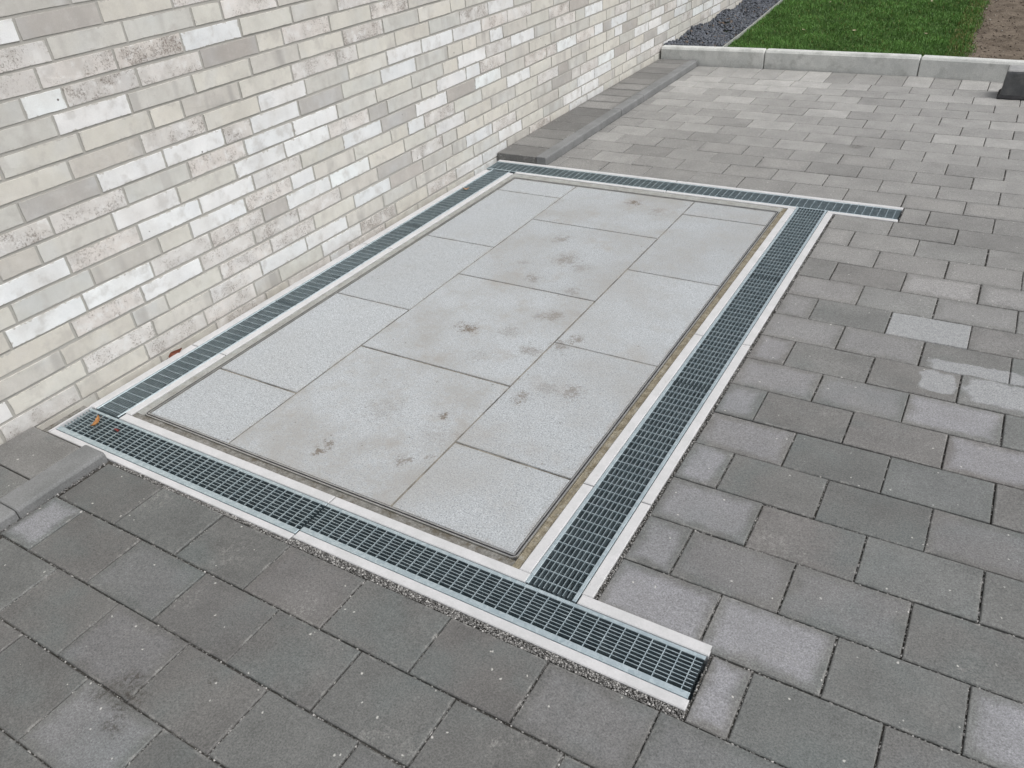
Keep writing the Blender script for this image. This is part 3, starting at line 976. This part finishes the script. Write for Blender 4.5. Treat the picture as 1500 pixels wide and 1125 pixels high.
# ================================================================== the paved access cover
cover = empty('access_cover', (0.23, 1.14, -0.1))
tag(cover, 'large rectangular access cover of pale granite slabs in a steel rim', 'access cover')
CX0, CX1, CY0, CY1 = -0.6215, 1.0895, -0.3050, 2.5870
def ring(name, d0, d1, z0, z1, rad, mat):
    """rectangular ring with rounded corners between inset d0 (outer) and d1 (inner)"""
    def loop(d):
        r = max(rad - d, 0.004)
        pts = []
        for (cx, cy, a0) in ((CX1 - d - r, CY1 - d - r, 0), (CX0 + d + r, CY1 - d - r, 90), (CX0 + d + r, CY0 + d + r, 180), (CX1 - d - r, CY0 + d + r, 270)):
            for k in range(6):
                a = R(a0 + 18 * k)
                pts.append((cx + r * math.cos(a), cy + r * math.sin(a)))
        return pts
    o_, i_ = loop(d0), loop(d1)
    n_ = len(o_)
    V = [(*p, z0) for p in o_] + [(*p, z1) for p in o_] + [(*p, z1) for p in i_] + [(*p, z0) for p in i_]
    F = []
    for q in range(3):
        for i in range(n_):
            j = (i + 1) % n_
            F.append((q * n_ + i, q * n_ + j, (q + 1) * n_ + j, (q + 1) * n_ + i))
    m_ = MB(); m_.piece(V, F)
    return m_.build(name, mat, cover, (0.23, 1.14, -0.1))
ring('outer_frame', 0.0, 0.0042, -0.08, 0.0022, 0.020, M_STEEL)
ring('seal', 0.0042, 0.0105, -0.08, -0.0065, 0.017, M_RUBBER)
ring('inner_rim', 0.0105, 0.0145, -0.08, 0.0016, 0.014, M_STEEL)
m_ = MB(); m_.box(CX0 + .0145, CX1 - .0145, CY0 + .0145, CY1 - .0145, -0.08, -0.0042)
m_.build('joint_filler', M_JOINT, cover, (0.23, 1.14, -0.08))
S1, S2 = -0.158, 0.606
XA, XB = CX0 + 0.019, CX1 - 0.019
YA, YB = CY0 + 0.019, CY1 - 0.019
cols = [(XA, S1, [YA, 0.073, 0.830, 1.589, 2.356, YB], 0.22), (S1, S2, [YA, 0.476, 1.245, 2.008, YB], 0.90), (S2, XB, [YA, 0.087, 0.845, 1.607, 2.370, YB], 0.58)]
rsl = random.Random(4)
for ci, (xa, xb, ys, dirt) in enumerate(cols):
    for a, b in zip(ys[:-1], ys[1:]):
        b_ = MB()
        g_ = rsl.uniform(0.003, 0.0045)
        xa_ = xa + (g_ if ci else 0); xb_ = xb - (g_ if ci < 2 else 0)
        ya_ = a + (g_ if a > YA else 0); yb_ = b - (g_ if b < YB else 0)
        cx, cy, hx, hy = (xa_ + xb_) / 2, (ya_ + yb_) / 2, (xb_ - xa_) / 2, (yb_ - ya_) / 2
        z = rsl.uniform(-0.0006, 0.0008)
        V, L, F = [], [], []
        for d, zz in ((0, -.07), (0, -.0022), (0.0016, 0.0)):
            for sx, sy in ((-1, -1), (1, -1), (1, 1), (-1, 1)):
                V.append((cx + sx * (hx - d), cy + sy * (hy - d), z + zz)); L.append((sx * (hx - d), sy * (hy - d), 0))
        for k in range(2):
            for i in range(4):
                j = (i + 1) % 4
                F.append((k * 4 + i, k * 4 + j, k * 4 + 4 + j, k * 4 + 4 + i))
        F.append((8, 9, 10, 11))
        b_.piece(V, F, loc=L, half=(hx, hy, 0), rnd=(rsl.random(), rsl.random(), rsl.random()), wts=(dirt * rsl.uniform(.8, 1.15), 0, 0))
        b_.build('slab', M_SLAB, cover, (cx, cy, -0.07))

# ================================================================== far kerb
def kerb(p0, p1, label, h=0.153, d=0.085):
    p0, p1 = Vector((*p0, 0)), Vector((*p1, 0))
    t = (p1 - p0); L = t.length; t.normalize()
    nrm = Vector((-t.y, t.x, 0))
    prof = [(0, -0.12), (0, h - 0.022), (0.010, h - 0.006), (0.018, h), (d - .006, h), (d, h - .006), (d, -.12)]
    V, F = [], []
    N = len(prof)
    for k, s_ in enumerate((0, .008, L - .008, L)):
        ins = .009 if k in (0, 3) else 0
        for (u, z) in prof:
            uu = u + (ins if u < d / 2 else -ins) * (1 if z > h - .03 else .3)
            zz = z - (ins if z > h - .03 else 0)
            P = p0 + t * s_ + nrm * uu
            V.append((P.x, P.y, zz))
    for k in range(3):
        for i in range(N):
            j = (i + 1) % N
            F.append((k * N + i, k * N + j, k * N + N + j, k * N + N + i))
    F.append(tuple(reversed(range(N)))); F.append(tuple(range(3 * N, 4 * N)))
    m_ = MB(); m_.piece(V, F)
    c = (p0 + p1) / 2
    o_ = m_.build('kerb_stone', M_KERB, None, (c.x, c.y, -0.12))
    tag(o_, label, 'kerb stone', 'pale kerb stones before the lawn')
kerb((-0.912, 5.862), (0.064, 5.872), 'pale kerb stone at the wall, in front of the dark slate chips')
kerb((0.071, 5.873), (1.340, 5.838), 'long pale kerb stone in the middle, in front of the lawn')
kerb((1.347, 5.836), (2.60, 5.72), 'pale kerb stone behind the black block, before the bare soil')
kerb((2.607, 5.719), (3.86, 5.60), 'pale kerb stone outside the view at the far right')
bpy.data.objects.remove([o for o in bpy.data.objects if o.get('label', '').startswith('pale kerb stone outside')][0])

# ================================================================== slate chips, metal edging, lawn, soil
EDGE_PTS = [(-0.375, 5.965), (-0.43, 7.14), (-0.545, 8.8), (-0.78, 13.0)]
def edge_x(y, pts=EDGE_PTS):
    for (xa, ya), (xb, yb) in zip(pts[:-1], pts[1:]):
        if y <= yb:
            return xa + (xb - xa) * (y - ya) / (yb - ya)
    return pts[-1][0]
SOIL_PTS = [(1.672, 5.94), (1.64, 7.16), (1.607, 8.85), (1.52, 13.0)]
soilx = lambda y: edge_x(y, SOIL_PTS)
mb = MB(); mb.box(WALL_X - .004, 6.0, 5.94, 14.0, -0.25, 0.015)
tag(mb.build('planting_bed', M_LAWN), kind='structure')
mb = MB(); mb.box(2.6, 6.0, 5.60, 5.94, -0.25, 0.015)
tag(mb.build('planting_bed_side', M_LAWN), kind='structure')
V, F = [], []
for i, (x_, y_) in enumerate(EDGE_PTS):
    V += [(x_ - .004, y_, 0.0), (x_ - .004, y_, 0.128), (x_ + .004, y_, 0.128), (x_ + .004, y_, 0.0)]
for i in range(len(EDGE_PTS) - 1):
    for k in range(3):
        a = i * 4 + k
        F.append((a, a + 1, a + 5, a + 4))
F.append((0, 3, 2, 1))
mb = MB(); mb.piece(V, F)
tag(mb.build('lawn_edging', mat_plain('edging_metal', (0.36, 0.37, 0.35), (0.46, 0.47, 0.45), 9, 120, .1, .5, .4), None, (0, 0, 0)), 'thin grey metal edging between slate chips and lawn', 'lawn edging')

# slate chips: flat angular flakes
def slate():
    g = np.random.default_rng(5)
    N = 5200
    y = 5.95 + (g.random(N) ** 1.25) * 4.6
    ex = np.array([edge_x(v) for v in y]) - 0.012
    x = WALL_X + 0.012 + g.random(N) * (ex - WALL_X - 0.012)
    pile = 0.088 + 0.045 * np.clip(1 - (x - WALL_X) / 0.35, 0, 1) + 0.02 * np.sin(y * 7 + x * 9) + g.random(N) * 0.018
    n = 6
    ang = np.linspace(0, 2 * np.pi, n, endpoint=False)[None] + g.uniform(-.3, .3, (N, n))
    rad = g.uniform(0.009, 0.024, (N, 1)) * g.uniform(.65, 1.2, (N, n))
    el = g.uniform(.5, .9, (N, 1))
    th = g.uniform(0.003, 0.008, (N, 1))
    tx, ty = rad * np.cos(ang), rad * np.sin(ang) * el
    top = np.stack([tx, ty, np.repeat(th, n, 1)], 2)
    bot = np.stack([tx * 1.05, ty * 1.05, np.repeat(-th, n, 1)], 2)
    v = np.concatenate([top, bot], 1)
    e = np.stack([g.normal(0, .55, N), g.normal(0, .55, N), g.random(N) * 6.28], 1)
    cx, sx, cy_, sy, cz, sz = np.cos(e[:, 0]), np.sin(e[:, 0]), np.cos(e[:, 1]), np.sin(e[:, 1]), np.cos(e[:, 2]), np.sin(e[:, 2])
    Rx = np.zeros((N, 3, 3)); Rx[:, 0, 0] = 1; Rx[:, 1, 1] = cx; Rx[:, 1, 2] = -sx; Rx[:, 2, 1] = sx; Rx[:, 2, 2] = cx
    Ry = np.zeros((N, 3, 3)); Ry[:, 1, 1] = 1; Ry[:, 0, 0] = cy_; Ry[:, 0, 2] = sy; Ry[:, 2, 0] = -sy; Ry[:, 2, 2] = cy_
    Rz = np.zeros((N, 3, 3)); Rz[:, 2, 2] = 1; Rz[:, 0, 0] = cz; Rz[:, 0, 1] = -sz; Rz[:, 1, 0] = sz; Rz[:, 1, 1] = cz
    v = np.einsum('nij,nkj->nki', Rx @ Ry @ Rz, v)
    v += np.stack([x, y, pile], 1)[:, None]
    f = []
    for i in range(1, n - 1): f.append((0, i, i + 1))
    for i in range(n):
        j = (i + 1) % n
        f += [(i, n + i, n + j), (i, n + j, j)]
    f = np.array(f)
    F_ = (f[None] + 2 * n * np.arange(N)[:, None, None]).reshape(-1, 3)
    t = g.uniform(.6, 1.5, (N, 1)) * np.array([[0.082, 0.092, 0.112]])
    rust = g.random(N) < .04
    t[rust] = np.array([0.12, 0.085, 0.06])
    o_ = np_mesh('slate_chips', v.reshape(-1, 3), F_, M_SLATE, None, {'tone': np.repeat(t, 2 * n, 0)})
    tag(o_, 'dark blue grey slate chips heaped between wall and lawn', 'slate chips', kind='stuff')
slate()

# lawn surface and blades
def lawn():
    V, F = [], []
    ny, nx = 60, 14
    g = random.Random(2)
    for i in range(ny + 1):
        y = 5.952 + (13.0 - 5.952) * i / ny
        a, b = edge_x(y) + .004, soilx(y)
        for k in range(nx + 1):
            V.append((a + (b - a) * k / nx, y, 0.086 + g.uniform(-.006, .006)))
    for i in range(ny):
        for k in range(nx):
            a = i * (nx + 1) + k
            F.append((a, a + 1, a + nx + 2, a + nx + 1))
    m_ = MB(); m_.piece(V, F)
    tag(m_.build('lawn', M_LAWN), kind='structure')
    g = np.random.default_rng(9)
    N = 150000
    y = 5.965 + (g.random(N) ** 1.35) * 6.8
    a = np.interp(y, [p[1] for p in EDGE_PTS], [p[0] for p in EDGE_PTS]) + .008
    b = np.interp(y, [p[1] for p in SOIL_PTS], [p[0] for p in SOIL_PTS])
    edge = g.normal(0, .018, N) + .03 * np.sin(y * 5.1) * .6
    x = a + g.random(N) * (b - a + edge)
    cl = np.sin(x * 9 + 2 * np.sin(y * 3)) * np.sin(y * 8 + x * 3)
    h = g.uniform(.022, .048, N) * (1 + .22 * cl)
    w = g.uniform(.0016, .0030, N) * (1 + (y - 5.9) * .12)
    th = g.random(N) * 6.283
    lean = g.normal(0, .55, N)
    ld = g.random(N) * 6.283
    dx, dy = np.cos(ld) * np.sin(lean), np.sin(ld) * np.sin(lean)
    up = np.cos(lean)
    base = np.stack([x, y, np.full(N, .086)], 1)
    sd_ = np.stack([np.cos(th), np.sin(th), 0 * th], 1) * w[:, None]
    mid = base + np.stack([dx * .35, dy * .35, up * .62 + .05], 1) * h[:, None]
    tip = base + np.stack([dx * 1.15, dy * 1.15, up * .95], 1) * h[:, None]
    v = np.stack([base - sd_, base + sd_, mid + sd_ * .8, mid - sd_ * .8, tip], 1)
    f = np.array([(0, 1, 2), (0, 2, 3), (3, 2, 4)])
    F_ = (f[None] + 5 * np.arange(N)[:, None, None]).reshape(-1, 3)
    c0 = np.array([0.108, 0.225, 0.052])
    t = g.uniform(.6, 1.35, (N, 1)) * c0[None] * (1 + .22 * cl[:, None])
    yel = (g.random(N) < .035) | ((b - x < .18) & (g.random(N) < .25))
    t[yel] = np.array([0.20, 0.185, 0.065])
    o_ = np_mesh('grass', v.reshape(-1, 3), F_, M_GRASS, None, {'tone': np.repeat(t, 5, 0)})
    tag(o_, 'short green mown grass behind the pale kerb', 'grass', kind='stuff')
lawn()

def soil():
    g = np.random.default_rng(14)
    ny, nx = 220, 90
    Y_ = np.linspace(0, 1, ny + 1) ** 1.3 * (13.2 - 5.70) + 5.70
    X_ = np.linspace(0, 1, nx + 1) ** 1.4
    xx = np.zeros((ny + 1, nx + 1)); yy = np.zeros_like(xx); zz = np.zeros_like(xx)
    ph = g.random((14, 3)) * 6.28
    fr = g.uniform(4, 45, (14, 2)) * g.choice([-1, 1], (14, 2))
    for i, y in enumerate(Y_):
        a = soilx(max(y, 5.94)) - 0.03
        xx[i] = a + X_ * (5.9 - a)
        yy[i] = np.maximum(y, 5.935 - (xx[i] - 1.34) * .095 + .01)
    for k in range(14):
        zz += np.sin(xx * fr[k, 0] + yy * fr[k, 1] + ph[k, 0]) * .007 / (1 + np.hypot(*fr[k]) * .08)
    zz += g.normal(0, .0022, zz.shape)
    zz += .095
    v = np.stack([xx, yy, zz], 2).reshape(-1, 3)
    id_ = np.arange((ny + 1) * (nx + 1)).reshape(ny + 1, nx + 1)
    F_ = np.stack([id_[:-1, :-1], id_[:-1, 1:], id_[1:, 1:], id_[1:, :-1]], 2).reshape(-1, 4)
    tag(np_mesh('soil', v, F_, M_SOIL, smooth=True), kind='structure')
    N = 1500
    y = 5.95 + g.random(N) ** 1.3 * 4.5
    x = np.array([soilx(v_) for v_ in y]) + g.random(N) ** 1.2 * 1.6 - .01
    pts = np.stack([x, np.maximum(y, 5.96 - (x - 1.34) * .095), np.full(N, .100)], 1)
    def tn(g_, n_):
        t = g_.uniform(.7, 1.4, (n_, 1)) * np.array([[0.155, 0.125, 0.10]])
        l = g_.random(n_) < .05
        t[l] = np.array([0.42, 0.40, 0.36])
        return t
    o_ = grains('soil_clods', pts, .0085, M_GRIT, tn, seed=31)
    tag(o_, 'loose clods and pebbles on the bare brown soil', 'clods', kind='stuff')
soil()

# ================================================================== grit in the joints and beside the drains
def grit():
    g = np.random.default_rng(17)
    P = []
    def band(n, x0, x1, y0, y1, z):
        P.append(np.stack([g.uniform(x0, x1, n), g.uniform(y0, y1, n), z + g.uniform(-.002, .003, n)], 1))
    band(2000, -0.46, 0.42, -0.5665, -0.5540, -0.0050)
    band(5600, 0.41, 1.700, -0.5665, -0.5415, -0.0045)      # in front of the front drain
    band(2600, 1.3560, 1.3690, -0.33, 2.65, -0.0055)         # right of the right drain
    band(350, 1.6985, 1.7060, -0.56, -0.34, -0.012)
    band(240, 1.680, 1.688, 2.66, 2.865, -0.012)
    band(700, -0.50, -0.484, -1.4, -0.57, -0.004)
    band(500, -0.537, -0.515, 2.87, 5.8, -0.003)
    # along the course joints
    for (x0, x1, y0, y1, j) in pav:
        if parea((x0, x1, y0, y1)) < 700:
            continue
        d = 190 if y0 < 0.3 else 70
        n = int((x1 - x0) * d * g.uniform(.4, 1.3))
        if n:
            P.append(np.stack([g.uniform(x0, x1, n), y0 - G / 2 + g.normal(0, .0016, n), np.full(n, -.0062)], 1))
        n = int((y1 - y0) * d * 1.5 * g.uniform(.4, 1.5))
        if n:
            P.append(np.stack([x1 + G / 2 + g.normal(0, .0016, n), g.uniform(y0, y1, n), np.full(n, -.0062)], 1))
    pts = np.concatenate(P)
    def tn(g_, n_):
        k = g_.random((n_, 1))
        t = 0.08 + 0.32 * k ** 1.5
        t = np.where(g_.random((n_, 1)) < .10, .55, t)
        return t * np.array([[1.0, .98, .95]])
    o_ = grains('joint_grit', pts, .0029, M_GRIT, tn, seed=41)
    tag(o_, 'grey grit filling the paving joints and lining the drains', 'grit', kind='stuff')
grit()

# ================================================================== black block at the right edge
def block():
    root = empty('plastic_block', (2.14, 5.37, 0.0))
    tag(root, 'dark plastic block with flared foot standing by the kerb at the right edge', 'block')
    def loft(name, rings, mat, cap=True, bottom=False):
        V, F = [], []
        for (x0, x1, y0, y1, z, r) in rings:
            for (cx, cy, a0) in ((x1 - r, y1 - r, 0), (x0 + r, y1 - r, 90), (x0 + r, y0 + r, 180), (x1 - r, y0 + r, 270)):
                for k in range(4):
                    a = R(a0 + 30 * k)
                    V.append((cx + r * math.cos(a), cy + r * math.sin(a), z))
        n_ = 16
        for k in range(len(rings) - 1):
            for i in range(n_):
                j = (i + 1) % n_
                F.append((k * n_ + i, k * n_ + j, (k + 1) * n_ + j, (k + 1) * n_ + i))
        if cap: F.append(tuple(range((len(rings) - 1) * n_, len(rings) * n_)))
        m_ = MB(); m_.piece(V, F)
        return m_.build(name, mat, root, (2.14, 5.37, 0.0))
    loft('body', [(1.972, 2.32, 5.270, 5.475, 0.02, .012), (1.980, 2.312, 5.280, 5.467, 0.180, .012), (1.986, 2.306, 5.286, 5.461, 0.190, .012)], M_PLASTIC)
    M_LID = mat_plain('sheen_top_plastic', (0.28, 0.285, 0.285), (0.38, 0.38, 0.38), 14, 150, .12, .5, .4)  # top paler than the body: reflected sky sheen put into the colour
    loft('lid', [(1.983, 2.309, 5.283, 5.464, 0.1902, .014), (1.989, 2.303, 5.289, 5.458, 0.198, .014), (1.999, 2.293, 5.299, 5.448, 0.200, .012)], M_LID)
    V, F = [], []
    rf = random.Random(3)
    n_ = 64
    out = []
    for lay, (gx, z) in enumerate(((0.0, 0.030), (0.009, 0.018), (0.016, 0.007), (0.015, 0.001))):
        for i in range(n_):
            t = i / n_ * 4
            s_, u = int(t), t - int(t)
            x0, x1, y0, y1 = 1.974 - gx, 2.318 + gx, 5.272 - gx, 5.473 + gx
            p = [(x0 + (x1 - x0) * u, y0), (x1, y0 + (y1 - y0) * u), (x1 - (x1 - x0) * u, y1), (x0, y1 - (y1 - y0) * u)][s_]
            wv = .004 * math.sin(i * 1.3) * (lay > 0)
            V.append((p[0] + wv, p[1] + wv, z + abs(wv) * .5))
    for k in range(3):
        for i in range(n_):
            j = (i + 1) % n_
            F.append((k * n_ + j, k * n_ + i, (k + 1) * n_ + i, (k + 1) * n_ + j))
    m_ = MB(); m_.piece(V, F)
    m_.build('foot_flange', M_RUBBER, root, (2.14, 5.37, 0.0))
block()

# ================================================================== fallen leaves
def leaf(loc, length, width, rot, curl, col, col2, label):
    n_ = 12
    V, F, T = [], [], []
    for i in range(n_ + 1):
        u = i / n_
        wdt = width * (math.sin(math.pi * min(max(u, .02), .98)) ** .8) * (1 - .35 * u) + .0006
        x = (u - .5) * length
        bend = curl * (u - .5) ** 2 * length
        for s_ in (-1, -.5, 0, .5, 1):
            V.append((x, s_ * wdt + .002 * math.sin(u * 6), .0025 + bend + abs(s_) ** 1.3 * wdt * .75 + .0012 * math.sin(i * 2.1 + s_ * 4)))
            f_ = .5 + .5 * math.sin(i * 1.7 + s_ * 3.1)
            T.append(tuple(col[k] * f_ + col2[k] * (1 - f_) for k in range(3)))
    for i in range(n_):
        for k in range(4):
            a = i * 5 + k
            F.append((a, a + 5, a + 6, a + 1))
    b0 = len(V)
    for (x, r_) in ((-length * .5, .0009), (-length * .72, .0006)):
        for k in range(3):
            a = k * 2.094
            V.append((x, r_ * math.cos(a), .004 + r_ * math.sin(a))); T.append(col2)
    for k in range(3):
        j = (k + 1) % 3
        F.append((b0 + k, b0 + j, b0 + 3 + j, b0 + 3 + k))
    E_ = Euler(rot).to_matrix()
    m_ = MB()
    m_.piece([tuple(E_ @ Vector(v)) for v in V], F, tone=T)
    o_ = m_.build('fallen_leaf', M_LEAF, None, (0, 0, 0), smooth=True)
    o_.location = loc
    tag(o_, label, 'leaf', 'fallen leaves')
leaf((-0.735, -0.435, 0.001), 0.065, 0.013, (0.1, 0.05, R(-62)), 1.2, (0.42, 0.22, 0.075), (0.30, 0.12, 0.04), 'orange brown curled leaf on the front grating near the wall')
leaf((-0.615, -0.425, -0.001), 0.026, 0.006, (0.2, 0.0, R(20)), 2.0, (0.20, 0.04, 0.03), (0.12, 0.03, 0.03), 'tiny dark red leaf scrap on the front grating')
leaf((-0.898, 0.072, 0.0), 0.070, 0.013, (1.0, -0.25, R(78)), 1.4, (0.22, 0.07, 0.04), (0.12, 0.045, 0.03), 'rust red leaf leaning against the foot of the brick wall')
leaf((-0.795, 2.27, 0.002), 0.050, 0.011, (0.3, 0.2, R(60)), 1.5, (0.38, 0.26, 0.17), (0.28, 0.17, 0.11), 'small pale brown leaf on the far wall grating')

LAWN_LEAVES = [(0.047, 8.585), (1.082, 8.686), (0.619, 6.984), (1.253, 6.908), (0.146, 6.955)]
LEAF_AT = ['far lawn near the slate chips', 'far lawn near the bare soil', 'middle of the near lawn', 'near lawn towards the bare soil', 'near lawn towards the slate chips']
for i, (x_, y_) in enumerate(LAWN_LEAVES):
    rl = random.Random(60 + i)
    leaf((x_, y_, 0.122), 0.050, 0.014, (rl.uniform(-.3, .3), rl.uniform(-.2, .2), rl.uniform(0, 6)), 0.8, (0.62, 0.56, 0.40), (0.50, 0.44, 0.28), 'small pale fallen leaf on the ' + LEAF_AT[i])
